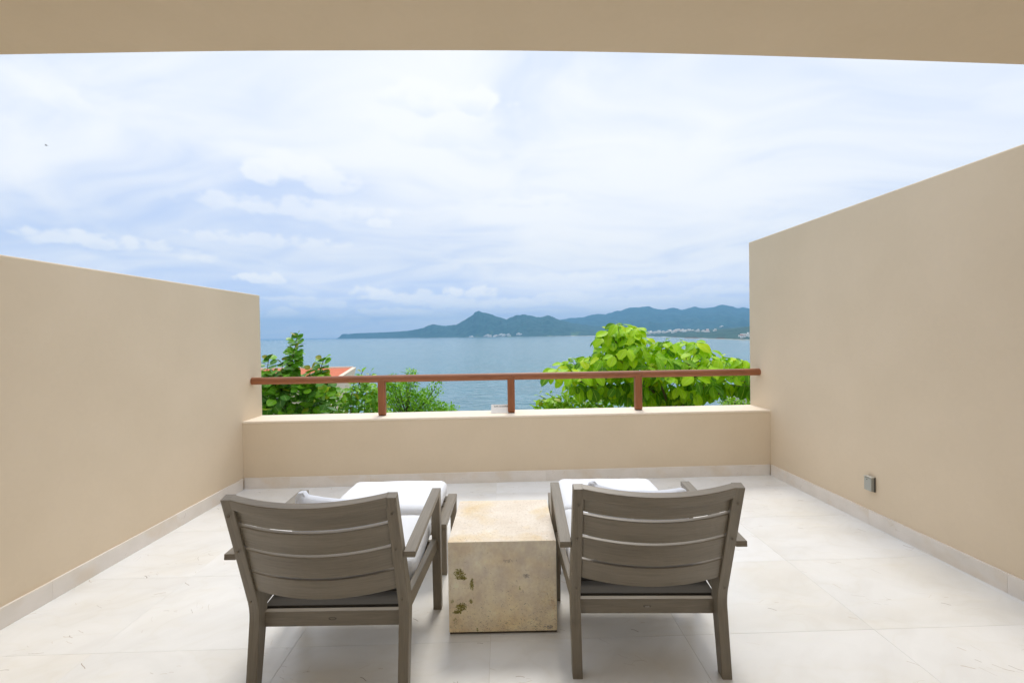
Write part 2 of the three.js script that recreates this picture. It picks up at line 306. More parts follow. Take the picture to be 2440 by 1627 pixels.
{
  // side walls: full height beside the house, lower out on the terrace
  const L = thing('side_wall', 'low beige plastered wall closing the left side of the terrace', 'wall', [0, 0, 0]);
  const step = (g) => metres(g);
  const sideShape = (h, low, full, far, deep) => (s) => { s.moveTo(-1.9, low); s.lineTo(far, low); s.lineTo(far, h); s.lineTo(deep, h); s.lineTo(deep, full); s.lineTo(-1.9, full); s.closePath(); };
  const gl = side(sideShape(1.843, -3, 2.45, 4.601, 1.3), .24, .008); gl.translate(LX - .12, 0, 0);
  part('wall_panel', step(gl), M.plaster, L);
  L.userData.kind = 'structure';
  const R = thing('side_wall', 'tall beige plastered wall closing the right side of the terrace', 'wall', [rx(0), 0, 0], 0.04737);
  const gr = side(sideShape(2.327, -3, 2.45, 4.775, 1.3), .24, .008); gr.translate(.12, 0, 0);
  part('wall_panel', step(gr), M.plaster, R);
  R.userData.kind = 'structure';
  // skirting pieces of pale stone
  const r = rng(3);
  const skirt = (parent, len, make) => { const g = new RoundedBoxGeometry(len - .0006, SK, .016, 1, .0009); return make(grainUV(g, 0, 1.1, .55, Math.floor(r() * 1000))); };
  for (let d = -1.2, n = 0; d < 4.2; n++) { const len = Math.min(.9 + (n % 3) * .02, 4.222 - d); const m = skirt(L, len, (g) => part('skirting', g, M.skirt, L)); m.rotation.y = Math.PI / 2; m.position.set(LX + .008, SK / 2, -(d + len / 2)); d += len; }
  for (let d = -1.2, n = 0; d < 4.35; n++) { const len = Math.min(.88 + (n % 2) * .03, 4.405 - d); const m = skirt(R, len, (g) => part('skirting', g, M.skirt, R)); m.rotation.y = -Math.PI / 2; m.position.set(-.008, SK / 2, -(d + len / 2)); d += len; }
  // parapet
  const P = thing('parapet', 'low beige plastered parapet wall under the terracotta-coloured handrail', 'wall', [0, 0, -4.339], .03339);
  const x0 = LX - .012, x1 = 2.515;
  part('wall_panel', wallBox(x0, -3, -PT, x1, PH - .02, 0, .004), M.plaster, P);
  part('coping', wallBox(x0, PH - .02, -PT - .002, x1, PH, .002, .006), M.cap, P, 'flat top of the parapet, sky light put into its paler colour');
  let x = LX + .012;
  for (const len of [.42, .74, .72, .95, .88, .62, .72]) { const l = Math.min(len, 2.49 - x); if (l < .05) break; const m = skirt(P, l, (g) => part('skirting', g, M.skirt, P)); m.position.set(x + l / 2, SK / 2, .008); x += l; }
  P.userData.kind = 'structure';
}
{
  // overhanging roof above the camera; outer edge bows gently, unseen rear depth set for the light
  const edge = [[-3.4, 1.672], [-1.88, 1.675], [-1.04, 1.676], [-.6, 1.684], [.03, 1.701], [.71, 1.739], [1.41, 1.79], [2.07, 1.843], [3.4, 1.95]];
  const pts = new THREE.CatmullRomCurve3(edge.map(([a, b]) => V(a, b, 0))).getPoints(40).map((v) => [v.x, v.y]);
  setting('roof_overhang', planPrism([[3.4, -1.0], ...pts.reverse(), [-3.4, -1.0]], 2.45, 2.8, .006), M.plaster, 'beige plastered underside of the deep roof beam across the top', 'roof');
  setting('house_wall', wallBox(-2.53, 0.002, 1.62, 2.7, 2.448, 1.85), M.white, 'unseen house wall behind the terrace seats, made pale to bounce light', 'wall');  // out of view, pale so that it bounces light onto the chairs
}
// ---------------------------------------------------------------- handrail
{
  const a = V(-2.538, .993, -4.43), b = V(2.506, .988, -4.605), R = thing('handrail', 'terracotta-brown round handrail on three square posts above the parapet', 'railing', [0, 0, 0]);
  const tube = (p, q, rad) => { const d = q.clone().sub(p), l = d.length(), g = new THREE.CylinderGeometry(rad, rad, l, 28, 1, false); const uv = g.attributes.uv; for (let i = 0; i < uv.count; i++) uv.setXY(i, uv.getY(i) * l / 1.2, uv.getX(i)); g.applyQuaternion(new THREE.Quaternion().setFromUnitVectors(V(0, 1, 0), d.normalize())); g.translate((p.x + q.x) / 2, (p.y + q.y) / 2, (p.z + q.z) / 2); return g; };
  const cut = a.clone().lerp(b, .5035);
  part('rail', tube(a, cut.clone().lerp(a, .0004), .0352), M.rail, R);
  part('rail', tube(cut.clone().lerp(b, .0004), b, .0348), M.rail, R);
  for (const x of [-1.288, -.017, 1.258]) {
    const t = (x - a.x) / (b.x - a.x), z = a.z + (b.z - a.z) * t, y = a.y + (b.y - a.y) * t;
    const g = grainUV(new RoundedBoxGeometry(.071, y - PH - .004, .071, 4, .016), 1, 1.2, .25, Math.round(x * 100) + 500);
    const m = part('post', g, M.rail, R); m.position.set(x, PH + .004 + (y - PH - .004) / 2, z); m.rotation.y = .034;
    const f = part('shoe', new RoundedBoxGeometry(.064, .005, .064, 1, .002), M.black, m); f.position.y = -(y - PH - .004) / 2 - .0015;
    const seam = part('saddle', new THREE.TorusGeometry(.0358, .0012, 6, 28, Math.PI * .9), M.steelDark, m); seam.rotation.z = Math.PI + .15; seam.rotation.y = Math.PI / 2; seam.position.set(.03, (y - PH - .004) / 2, 0);
  }
}
// ---------------------------------------------------------------- lounge chairs
function makeChair() {
  const t = new THREE.Group(), W = .6422, h = W / 2, pw = .0413;
  // leaned rear post: foot, bend, head (forward, up)
  const leg = (s) => { s.moveTo(-.045, 0); s.lineTo(-.008, .255); s.quadraticCurveTo(0, .299, -.012, .345); s.lineTo(-.167, .816); s.lineTo(-.134, .826); s.lineTo(.045, .37); s.quadraticCurveTo(.064, .315, .056, .27); s.lineTo(0, 0); s.closePath(); };
  for (const k of [-1, 1]) {
    const g = grainUV(side(leg, pw), 1, 1, .25, woodSeed++); g.translate(k * (h - pw / 2), 0, 0);
    const m = part('rear_leg', g, M.wood, t);
    for (const [f, u] of [[-.146, .775], [-.095, .62], [-.02, .385]]) { const p = part('peg', new THREE.CylinderGeometry(.0045, .0045, .004, 10), M.wood, m); p.rotation.x = Math.PI / 2 - .31; p.position.set(k * (h - pw / 2), u - .025, -f + .0065); p.visible = true; }
  }
  const back = (u) => -.167 + (.816 - u) * .323;      // forward place of the rear face of the back at height u
  const slat = (name, lo, hi, thick, inset, sag) => { const len = W - 2 * pw + .012, g = bowed(len, (hi - lo) * 1.05, thick, sag), m = part(name, g, M.wood, t), mid = (lo + hi) / 2; m.rotation.x = .312; m.position.set(0, mid, -(back(mid) + inset)); return m; };
  slat('top_rail', .779, .8225, .034, .016, .056);
  slat('back_slat', .716, .783, .016, .026, .052); slat('back_slat', .613, .704, .018, .024, .053); slat('back_slat', .5065, .601, .018, .024, .053); slat('back_slat', .407, .496, .018, .024, .051);
  const st = part('rear_stretcher', bar(W - 2 * pw + .006, .063, .028, 0, .2495, -(.037 + .014), 0, .004), M.wood, t);
  for (const k of [-1, 1]) {
    const x = k * (h + .0255), sd = k * .0002;
    // front leg, tapering to the foot
    part('front_leg', grainUV(side((s) => { s.moveTo(.5, .0); s.lineTo(.54, .0); s.lineTo(.547, .30); s.lineTo(.547, .588); s.lineTo(.494, .586); s.lineTo(.494, .30); s.closePath(); }, .0425), 1, 1, .25, woodSeed++).translate(x, 0, 0), M.wood, t);
    part('armrest', grainUV(side((s) => { s.moveTo(-.081, .555); s.lineTo(.5495, .5875); s.lineTo(.5495, .610); s.lineTo(-.079, .577); s.closePath(); }, .0465), 2, 1, .25, woodSeed++).translate(k * (h + .0238), 0, 0), M.wood, t);
    { const q = part('side_rail', grainUV(side((s) => { s.moveTo(.02, .288); s.lineTo(.497, .308); s.lineTo(.497, .368); s.lineTo(.02, .352); s.closePath(); }, .028), 2, 1, .25, woodSeed++), M.wood, t); q.position.set(k * (h - .0165), 0, 0); q.rotation.y = -k * .066; }
    { const q = part('seat_bearer', bar(.02, .028, .44, 0, 0, 0, 2), M.wood, t); q.position.set(k * (h - .058), .279, -.28); q.rotation.x = .075; }
  }
  part('front_stretcher', bar(W - .004, .062, .024, 0, .318, -.517, 0), M.wood, t);
  for (let i = 0; i < 5; i++) { const q = part('seat_slat', bar(W - .05, .016, .088, 0, 0, 0, 0, .003), M.woodShade, t); q.position.set(0, .286 + i * .0085, -(.108 + i * .093)); q.rotation.x = .08; }
  return { t, st };
}
const plateTex = canvasTex(256, 48, (g, w, h) => { g.fillStyle = '#6d655a'; g.fillRect(0, 0, w, h); g.fillStyle = '#c9c6bf'; g.font = 'bold 40px sans-serif'; g.textBaseline = 'middle'; g.textAlign = 'center'; g.fillText('LDDXDS', w / 2, h / 2 + 2); });
{
  const A = makeChair(), cl = A.t;
  cl.name = numbered('lounge_chair'); scene.add(cl);
  const cr = cl.clone(); cr.name = numbered('lounge_chair'); scene.add(cr);
  cl.position.set(-.7527, 0, -1.8159); cl.rotation.y = -.0021;
  cr.position.set(.547, 0, -1.8658); cr.rotation.y = -.025;
  tag(cl, 'weathered grey-brown wooden lounge chair left of the stone cube table, seen from behind', 'lounge chair', 'slatted wooden lounge chairs');
  tag(cr, 'weathered grey-brown wooden lounge chair right of the stone cube table, with a pale lettered plate', 'lounge chair', 'slatted wooden lounge chairs');
  cl.updateMatrixWorld(); cr.updateMatrixWorld();
  // small marks on the rear stretchers
  const pl = part('maker_plate', new RoundedBoxGeometry(.032, .0065, .002, 1, .0006), [M.steelDark, M.steelDark, M.steelDark, M.steelDark, std({ map: plateTex, roughness: .4, metalness: .3 }), M.steelDark], cr, 'tiny pale lettered plate'); pl.position.set(.004, .249, -.0362);
  const ov = part('maker_plate', new THREE.TorusGeometry(.009, .0011, 6, 24), M.steelDark, cl, 'tiny dark oval mark'); ov.scale.set(1.6, .55, 1); ov.position.set(-.003, .25, -.0365);
  for (const [c, nm, label, seed] of [[cl, 'left', 'thick white seat cushion lying on the left lounge chair', 1], [cr, 'right', 'thick white seat cushion lying on the right lounge chair', 5]]) {
    const m = part('seat_cushion', cushion(.61, .116, .45, .04, .008, seed), M.fabric, scene);
    m.position.copy(c.localToWorld(V(0, .377, -.402))); m.rotation.set(.075, c.rotation.y, 0, 'YXZ'); tag(m, label, 'cushion', 'white seat cushions');
  }
  // back pillows lean on the slats, one corner showing over the top rail
  for (const [c, label, x, tilt, seed] of [[cl, 'white back pillow with a crumpled corner above the left chair back', .05, -.035, 21], [cr, 'white back pillow with a grey corner showing above the right chair back', -.03, -.05, 33]]) {
    const g = cushion(.44, .34, .10, .045, .0, seed, .008), p = g.attributes.position;
    for (let i = 0; i < p.count; i++) { const X = p.getX(i) / .22, Y = p.getY(i) / .17, k = Math.max(0, 1 - X * X) * Math.max(0, 1 - Y * Y); p.setZ(i, p.getZ(i) * (.45 + .75 * Math.sqrt(k))); p.setX(i, p.getX(i) * (1 - .05 * (1 - Y * Y))); p.setY(i, p.getY(i) - .028 * (1 - X * X) * Math.max(0, Y) + (X < -.82 && Y > .8 ? .012 : 0)); }
    g.computeVertexNormals();
    const m = part('back_pillow', g, M.pillow, scene);
    m.position.copy(c.localToWorld(V(x, .592, -.030))); m.rotation.set(-.32, 0, 0, 'YXZ'); m.rotation.y = c.rotation.y; m.rotation.z = tilt; m.rotation.x = -.315;
    tag(m, label, 'pillow');
  }
}

// ---------------------------------------------------------------- ottomans
function makeOttoman() {
  const t = new THREE.Group(), w = .71, d = .52;
  for (const k of [-1, 1]) {
    const x = k * (w / 2 - .03);
    part('side_rail', bar(.06, .03, d, x, .287, 0, 2), M.wood, t);
    for (const z of [-1, 1]) part('leg', grainUV(side((s) => { s.moveTo(-.019, 0); s.lineTo(.019, 0); s.lineTo(.023, .271); s.lineTo(-.023, .271); s.closePath(); }, .042), 1, 1, .25, woodSeed++).translate(k * (w / 2 - .022), 0, z * (d / 2 - .024)), M.wood, t);
  }
  for (const z of [-1, 1]) part('end_rail', bar(w - .125, .055, .024, 0, .262, z * (d / 2 - .02), 0), M.wood, t);
  for (let i = 0; i < 5; i++) part('slat', bar(w - .125, .016, .07, 0, .285, -.18 + i * .09, 0, .003), M.wood, t);
  return t;
}
{
  const a = makeOttoman(); a.name = numbered('ottoman'); scene.add(a); a.position.set(-.757, 0, -2.905);
  const b = a.clone(); b.name = numbered('ottoman'); scene.add(b); b.position.set(.582, 0, -2.885); b.rotation.y = -.02;
  tag(a, 'low wooden ottoman frame in front of the left lounge chair', 'ottoman', 'wooden ottomans'); tag(b, 'low wooden ottoman frame in front of the right lounge chair', 'ottoman', 'wooden ottomans');
  for (const [o, x, label, seed] of [[a, -.03, 'white ottoman cushion in front of the left lounge chair', 51], [b, .03, 'white ottoman cushion in front of the right lounge chair', 57]]) {
    const m = part('ottoman_cushion', cushion(.645, .105, .52, .044, .009, seed), M.fabric, scene); m.position.set(o.position.x + x, .3495, o.position.z); m.rotation.y = o.rotation.y; tag(m, label, 'cushion', 'white ottoman cushions');
  }
}
// ---------------------------------------------------------------- stone cube table
{
  const t = thing('stone_table', 'cream travertine cube side table with green moss stains between the two chairs', 'side table', [-.0644, 0, -(2.1168 + .2659)], .0066), w = .5076, d = .5317, h = .4368;
  part('plinth', new RoundedBoxGeometry(w - .004, .011, d - .012, 1, .002).translate(0, .0055, 0), std({ color: 0x4f4434, roughness: .8 }), t);
  const f = std({ map: travertine(true, 3), roughness: .5 }), o = std({ map: travertine(true, 8), roughness: .5 }), top = std({ map: travertine(false, 5), roughness: .38 });
  part('block', new RoundedBoxGeometry(w, h - .011, d, 2, .003).translate(0, .011 + (h - .011) / 2, 0), [o, o, top, o, f, o], t);
}
// ---------------------------------------------------------------- outlet, sign, bird
{
  const a = rx(3.245), o = thing('outlet', 'grey weatherproof socket cover low on the right terrace wall', 'outlet', [a - .001, .296, -3.245], .04737 - Math.PI / 2); o.scale.set(.76, .86, .8);
  part('back_plate', new RoundedBoxGeometry(.092, .122, .012, 2, .004).translate(0, 0, .006), M.steelDark, o);
  part('box', new RoundedBoxGeometry(.084, .112, .022, 2, .005).translate(0, 0, .022), M.steel, o);
  part('cover', new RoundedBoxGeometry(.078, .104, .008, 2, .003).translate(0, -.002, .0365), std({ color: 0xb4b5ad, roughness: .4, metalness: .25 }), o);
  part('hood', new RoundedBoxGeometry(.088, .008, .036, 2, .003).translate(0, .0595, .024), std({ color: 0xcfcabb, roughness: .5 }), o);
  part('screw', new THREE.CylinderGeometry(.0038, .0038, .004, 12).rotateX(Math.PI / 2).translate(-.004, .037, .041), M.black, o);
}
{
  const t = canvasTex(512, 256, (g, w, h) => { g.fillStyle = '#fbfaf6'; g.fillRect(0, 0, w, h); g.fillStyle = '#2c2c2c'; g.font = 'bold 64px sans-serif'; g.textAlign = 'center'; g.textBaseline = 'middle'; g.fillText('CUPA CE ESSARM', w / 2 + 20, 62, 390); });
  const s = thing('sign', 'small white folded card sign with one line of dark letters on the parapet', 'sign', [-.128, PH + .0005, -4.535], .02);
  const w = std({ color: 0xf3f2ee, roughness: .7 }), card = (n, m, r, z) => { const p = part(n, new RoundedBoxGeometry(.182, .088, .003, 1, .001).translate(0, .044, 0), m, s); p.rotation.x = r; p.position.z = z; return p; };
  card('front_panel', [w, w, w, w, std({ map: t, roughness: .6 }), w], -.42, .036); card('back_panel', w, .42, -.036);
}
{
  const p = at(105, 334, 70), b = thing('bird', 'tiny dark bird gliding in the sky at upper left', 'bird', p.toArray(), .5);
  const m = std({ color: 0x22252a, roughness: .8 });
  part('body', new THREE.LatheGeometry([[.002, -.16], [.028, -.11], [.045, -.02], [.04, .06], [.022, .11], [.026, .14], [.012, .18], [.001, .2]].map(([x, y]) => new THREE.Vector2(x, y)), 10).rotateZ(Math.PI / 2), m, b);
  for (const k of [-1, 1]) { const s = new THREE.Shape([[-.07, 0], [.07, 0], [.09, .14], [.02, .30], [-.03, .36], [-.05, .2]].map(([x, y]) => new THREE.Vector2(x, y))); const g = new THREE.ExtrudeGeometry(s, { depth: .008, bevelEnabled: false }); g.rotateX(k * (Math.PI / 2 - .25)); part('wing', g, m, b); }
  part('tail', new THREE.ConeGeometry(.05, .14, 4).scale(1, 1, .2).rotateX(Math.PI / 2).rotateZ(Math.PI / 2).translate(-.0, 0, 0).translate(.2, 0, 0), m, b);
}

// ---------------------------------------------------------------- sea, hillside, mountains
const SEA = -30;
{
  // wind waves as relief on one sheet; uv in tiles of 220 m
  const bumpT = canvasTex(1024, 1024, (g, w, h) => fill(g, w, h, (u, v) => {
    const wx = fbm(u * 6, v * 6, 2, 6, 6) * .25, a = noise(u * 22 + wx * 4, v * 58 + wx * 3, 22, 58), b = noise(u * 44 + 9, v * 120 + wx * 6, 44, 120), c = noise(u * 12, v * 26, 12, 26), d = noise(u * 90, v * 210, 90, 210);
    const k = 128 + (c * .5 + a * .75 + b * .4 + d * .2) * 120; return [k, k, k];
  }), [1, 1], false);
  const tint = canvasTex(512, 512, (g, w, h) => fill(g, w, h, (u, v) => { const q = fbm(u * 5, v * 12, 4, 5, 12) * 12; return [70 + q * .6, 122 + q, 132 + q]; }));
  const g = new THREE.PlaneGeometry(40000, 22000, 60, 60); g.rotateX(-Math.PI / 2);
  const p = g.attributes.position, uv = g.attributes.uv;
  for (let i = 0; i < p.count; i++) { const z = p.getZ(i) - 9000; p.setZ(i, z); uv.setXY(i, p.getX(i) / 240, z / 240); }
  const m = std({ map: tint, bumpMap: bumpT, bumpScale: .9, roughness: .16 });
  const s = setting('sea', g, m, 'grey-blue sea with small wind waves reaching to the horizon', 'sea'); s.position.y = SEA;
}
const hillY = (x, d) => { const n = fbm(x * .11, d * .11, 3) * .8; return (d < 5 ? -3.3 : d < 40 ? -3.3 - (d - 5) * .25 : -12.05 - (d - 40) * .95) + n; };
{
  const g = new THREE.PlaneGeometry(150, 90, 100, 70); g.rotateX(-Math.PI / 2); const p = g.attributes.position;
  for (let i = 0; i < p.count; i++) { const d = -(p.getZ(i) - 20); p.setXYZ(i, p.getX(i), hillY(p.getX(i), d), -d); }
  g.computeVertexNormals();
  setting('hillside', metres(g), std({ map: canvasTex(256, 256, (c, w, h) => fill(c, w, h, (u, v) => { const k = fbm(u * 8, v * 8, 4, 8, 8) * 30; return [84 + k, 92 + k, 58 + k * .7]; })), roughness: 1 }), 'green slope falling from the terrace to the sea', 'hillside');
}
// land across the bay. Columns run away from the eye along photograph columns px (of 2440); rows go from shore to behind the crest
const horizonY = (px) => 798.9 - .0162 * (px - 1220);
function lerpTable(t, x) { if (x <= t[0][0]) return t[0][1]; for (let i = 1; i < t.length; i++) if (x <= t[i][0]) { const f = (x - t[i - 1][0]) / (t[i][0] - t[i - 1][0]); return mix(t[i - 1][1], t[i][1], f); } return t[t.length - 1][1]; }
function landscape(name, label, crest, shore, ridge, back, px0, px1, cols, rows, seed, opts) {
  const pos = [], col = [], idx = [], o = opts || {};
  for (let i = 0; i <= cols; i++) {
    const px = mix(px0, px1, i / cols), zs = lerpTable(shore, px), zr = lerpTable(ridge, px), el = (horizonY(px) - lerpTable(crest, px)) / FOCAL;
    const jag = (fbm(px * .09 + seed, seed, 4)) * 1.1 / FOCAL * (o.jag ?? 1), Hc = (EYE - SEA) + (el + jag * Math.min(1, Math.max(.15, el * 45))) * zr;   // above the sea
    for (let j = 0; j <= rows; j++) {
      const s = j / rows * 1.35, z = s <= 1 ? mix(zs, zr, s) : mix(zr, zr + back, (s - 1) / .35), x = (px - 1220) / FOCAL * z;
      let h = s <= 1 ? Hc * Math.pow(s, o.pow ?? 1.5) : Hc * (1 - .8 * smooth(0, .35, s - 1));
      const k = o.scale ?? 900, rid = 1 - Math.abs(fbm(x / k + seed, z / k * .45, 4)) * 2.2, fine = fbm(x / k * 5, z / k * 3 + seed, 4);
      h += (rid - .55) * Hc * .42 * Math.min(s, 1) * Math.max(0, 1 - s) * 2.2 + fine * Hc * .09 * smooth(0, .3, s) * smooth(1.0, .75, s);
      if (o.edge) h *= smooth(0, o.edge, i / cols);
      if (s === 0) h = -3;
      h = Math.max(-3, h);
      pos.push(x, SEA + h, -z);
      const f = fbm(x / k * 9, z / k * 6, 3), sand = (o.sand ?? 6) > h && h < (o.sand ?? 6) ? smooth(o.sand ?? 6, (o.sand ?? 6) * .5, h) : 0, clear = smooth(.28, .5, fbm(x / k * 3 + 40, z / k * 1.2, 4)) * (o.fields ?? .5) * smooth(.5, .1, s);
      let c = [.027 + f * .02, .090 + f * .045, .086 + f * .026];
      c = c.map((q, n) => mix(q, [.13, .22, .09][n], clear)); c = c.map((q, n) => mix(q, [.66, .60, .50][n], sand));
      if (o.rock) { const rk = smooth(.1, .5, fbm(px * .03 + 3, z * .002, 3) + .18) * smooth(o.rock, o.rock * .3, h) * (h > .5 ? 1 : 0); c = c.map((q, n) => mix(q, [.055, .048, .045][n], rk)); }
      col.push(...c.map((q) => Math.max(.005, q)));
    }
  }
  const n = rows + 1;
  for (let i = 0; i < cols; i++) for (let j = 0; j < rows; j++) { const a = i * n + j, b = a + n; idx.push(a, a + 1, b, b, a + 1, b + 1); }
  const g = new THREE.BufferGeometry(); g.setAttribute('position', new THREE.Float32BufferAttribute(pos, 3)); g.setAttribute('color', new THREE.Float32BufferAttribute(col, 3)); g.setIndex(idx); g.computeVertexNormals();
  const m = setting(name, g, std({ vertexColors: true, roughness: 1 }), label, 'hills');
  m.userData.height = undefined;
  const P = new Float32Array(pos);
  // ground under photograph column px at fraction s of the way to the crest
  return (px, s) => { const i = Math.max(0, Math.min(cols, Math.round((px - px0) / (px1 - px0) * cols))), j = Math.max(0, Math.min(rows, Math.round(s / 1.35 * rows))), q = (i * n + j) * 3; return V(P[q], P[q + 1], P[q + 2]); };
}
const far = [[1250, 775], [1300, 768], [1349, 759], [1372, 757.2], [1385, 757], [1410, 750], [1424, 748], [1445, 749], [1464, 742], [1480, 740], [1503, 732.5], [1525, 732], [1545, 729.5], [1566, 736], [1583, 737.7], [1605, 732.2], [1627, 738.4], [1653, 730.6], [1677, 734.3], [1698, 732.5], [1722, 725.2], [1745, 729], [1759, 733.9], [1775, 732], [1786, 734.3], [1850, 722], [1950, 730], [2100, 715], [2400, 735]];
const groundFar = landscape('mountains', 'long blue mountain range behind the far right-hand coast', far, [[1250, 9500], [1420, 7600], [1550, 5200], [1700, 4600], [2400, 4200]], [[1250, 16500], [1450, 15000], [2400, 13500]], 3500, 1250, 2400, 330, 60, 3.1, { pow: 2.3, scale: 1500, edge: .05, sand: 3, fields: .5, jag: 2.2 });
const mid = [[770, 806.5], [806, 805.6], [808, 803.5], [815, 796], [823, 795.7], [830, 796.6], [838, 795], [872, 793.6], [919, 792], [945, 790.5], [970, 788.8], [1008, 782], [1024, 775], [1035, 772.5], [1050, 776], [1063, 777.4], [1088, 773.5], [1114, 758.5], [1129, 750], [1131.5, 744.6], [1141, 741], [1160, 745.5], [1179, 752.2], [1208, 760.9], [1231, 750.7], [1256, 749.6], [1280, 755.9], [1295, 755.4], [1308, 751.5], [1332, 761.7], [1370, 771], [1420, 777], [1500, 786]];
const groundMid = landscape('mountains', 'teal headland with a blunt peak running down to a point on the left', mid, [[770, 15000], [806, 14000], [900, 11800], [1050, 9300], [1250, 7400], [1420, 5800], [1500, 5000]], [[770, 16000], [806, 14400], [1000, 10900], [1140, 9900], [1330, 9200], [1500, 8800]], 2200, 804, 1500, 520, 60, 8.4, { pow: 1.35, scale: 800, sand: 3.2, fields: .9, jag: 2 });
// the near cape on the right, with its town, dark rocks and beach
const cape = [[1400, 803], [1480, 797], [1550, 792], [1620, 788], [1700, 786], [1760, 781], [1790, 777], [1850, 768], [2000, 755], [2300, 750]];
const groundCape = landscape('coastal_plain', 'low green cape with dark rocks and a pale beach behind the right tree', cape, [[1400, 5600], [1500, 4300], [1551, 3700], [1640, 2300], [1700, 1980], [1752, 1700], [1800, 1560], [2300, 1300]], [[1400, 6100], [1551, 5000], [1640, 4000], [1752, 3300], [1800, 2900], [2300, 2600]], 1600, 1400, 2100, 260, 44, 5.7, { pow: .8, scale: 260, sand: 3.2, rock: 9, fields: .6, jag: .5 });
// ---------------------------------------------------------------- far houses
{
  const r = rng(41), roofM = [std({ color: 0xf2eee6, roughness: .8 }), std({ color: 0xb9562f, roughness: .9 }), std({ color: 0xcfc4b2, roughness: .9 })], win = std({ color: 0x39434b, roughness: .3 });
  const farW = std({ color: 0xf6f3ec, roughness: .8 }); const wallG = new THREE.BoxGeometry(1, .8, .8).translate(0, .3, 0), roofG = new THREE.BoxGeometry(1.06, .09, .86).translate(0, .745, 0), upG = new THREE.BoxGeometry(.5, .45, .6).translate(.18, 1.01, .02), winG = new THREE.BoxGeometry(.12, .2, .02);
  const protos = roofM.map((rm) => { const g = new THREE.Group(); part('wall', wallG, farW, g); part('roof', roofG, rm, g); part('upper_storey', upG, farW, g); for (const x of [-.3, 0, .3]) { const w = part('window', winG, win, g); w.position.set(x, .36, .405); } return g; });
  const put = (p, w, h, name, label, group, k) => { const o = protos[k].clone(); o.name = numbered(name); o.position.copy(p); o.position.y -= h * .04; o.scale.set(w, h, w * .8); o.rotation.y = (r() - .5) * .9; tag(o, label, 'house', group); scene.add(o); };
  const town = 'white houses of the distant town on the cape', tl = 'small white house of the distant town on the cape behind the right tree';
  for (const [x0, x1, s0, s1, n, sz] of [[1478, 1512, .55, .75, 7, 20], [1535, 1585, .5, .85, 14, 24], [1590, 1622, .55, .85, 16, 20], [1622, 1655, .55, .8, 12, 16], [1655, 1705, .5, .7, 10, 14], [1765, 1792, .06, .14, 5, 11]]) for (let i = 0; i < n; i++) { const w = sz * (.9 + r() * 1.0); put(groundCape(mix(x0, x1, r()), mix(s0, s1, r())), w, 9 + r() * 9, 'town_house', tl, town, r() < .7 ? 0 : r() < .5 ? 1 : 2); }
  for (const [x0, x1, s0, s1, n] of [[1108, 1125, .03, .06, 4], [1150, 1185, .03, .1, 8], [1190, 1216, .04, .14, 8], [1232, 1240, .12, .14, 2]]) for (let i = 0; i < n; i++) { const w = 34 + r() * 40; put(groundMid(mix(x0, x1, r()), mix(s0, s1, r())), w, 16 + r() * 14, 'village_house', 'tiny pale house at the foot of the blunt peak across the bay', 'pale houses at the foot of the far peak', r() < .8 ? 0 : 2); }
  for (const [px, s] of [[1643, .35], [1644, .3], [1668, .33], [1722, .22], [1748, .2]]) put(groundFar(px, s), 46, 22, 'hill_house', 'lone pale house on the lower slope of the far mountain range', 'lone pale houses on the mountain slope', 0);
}

// ---------------------------------------------------------------- near houses below the terrace
{
  const tile = std({ map: canvasTex(512, 256, (g, w, h) => fill(g, w, h, (u, v) => { const k = fbm(u * 6, v * 6, 4, 6, 6) * 16 + (Math.abs(((v * 24) % 1) - .5) < .06 ? -14 : 0) + (Math.abs(((u * 40) % 1) - .5) < .05 ? -8 : 0); return [206 + k, 112 + k, 76 + k * .8]; }), [.25, .25]), roughness: .85 });
  const h = thing('house', 'white house with a flat terracotta roof and angled white side wall behind the left shrubs', 'house', [0, 0, 0]), wm = std({ map: plasterMap, color: new THREE.Color().setRGB(1.05, 1.08, 1.15), roughness: .9 });
  part('wall', metres(new RoundedBoxGeometry(10.4, 9.4, 3.2, 1, .02).translate(-18.7, -6.28, -34.3)), wm, h);
  const roof = new RoundedBoxGeometry(10.8, .12, 4.1, 1, .02); const rf = part('roof', grainUV(roof, 0, 1, 1), tile, h); rf.position.set(-18.2, -1.33, -34.35); rf.rotation.x = .128;
  part('fascia', metres(new RoundedBoxGeometry(10.8, .34, .2, 1, .02).translate(-18.2, -1.76, -32.3)), wm, h);
  part('rear_parapet', metres(new RoundedBoxGeometry(10.8, .3, .18, 1, .02).translate(-18.2, -1.05, -36.5)), wm, h);
  const g = side((s) => { s.moveTo(32.35, -1.52); s.lineTo(36.25, -.95); s.quadraticCurveTo(35.9, -1.7, 34.6, -2.45); s.quadraticCurveTo(33.1, -3.2, 32.3, -4.6); s.lineTo(31.6, -9.5); s.lineTo(30.8, -9.5); s.lineTo(31.6, -3.6); s.closePath(); }, .32, .01); g.translate(-12.62, 0, 0);
  part('side_wall', metres(g), wm, h);
  for (let i = 0; i < 5; i++) part('window', new RoundedBoxGeometry(1.2, 1.3, .05, 1, .01).translate(-14.6 - i * 2.0, -3.2, -32.69), M.black, h);
}
{
  const h = thing('house', 'house with a flat dark grey roof below the right tree', 'house', [0, 0, 0]);
  part('roof', planPrism([[13.8, 30], [16.5, 31.6], [24, 36], [24, 24], [13.6, 24]], -3.15, -2.85), std({ color: 0x77757c, roughness: .9 }), h);
  part('wall', planPrism([[14.3, 29.7], [16.5, 31], [23.5, 35], [23.5, 24.5], [14.2, 24.5]], -11, -3.152), std({ map: plasterMap, roughness: .9 }), h);
  for (let i = 0; i < 3; i++) part('window', new RoundedBoxGeometry(1.3, 1.3, .06, 1, .01).translate(16 + i * 2.4, -4.8, -24.48), M.black, h);
}

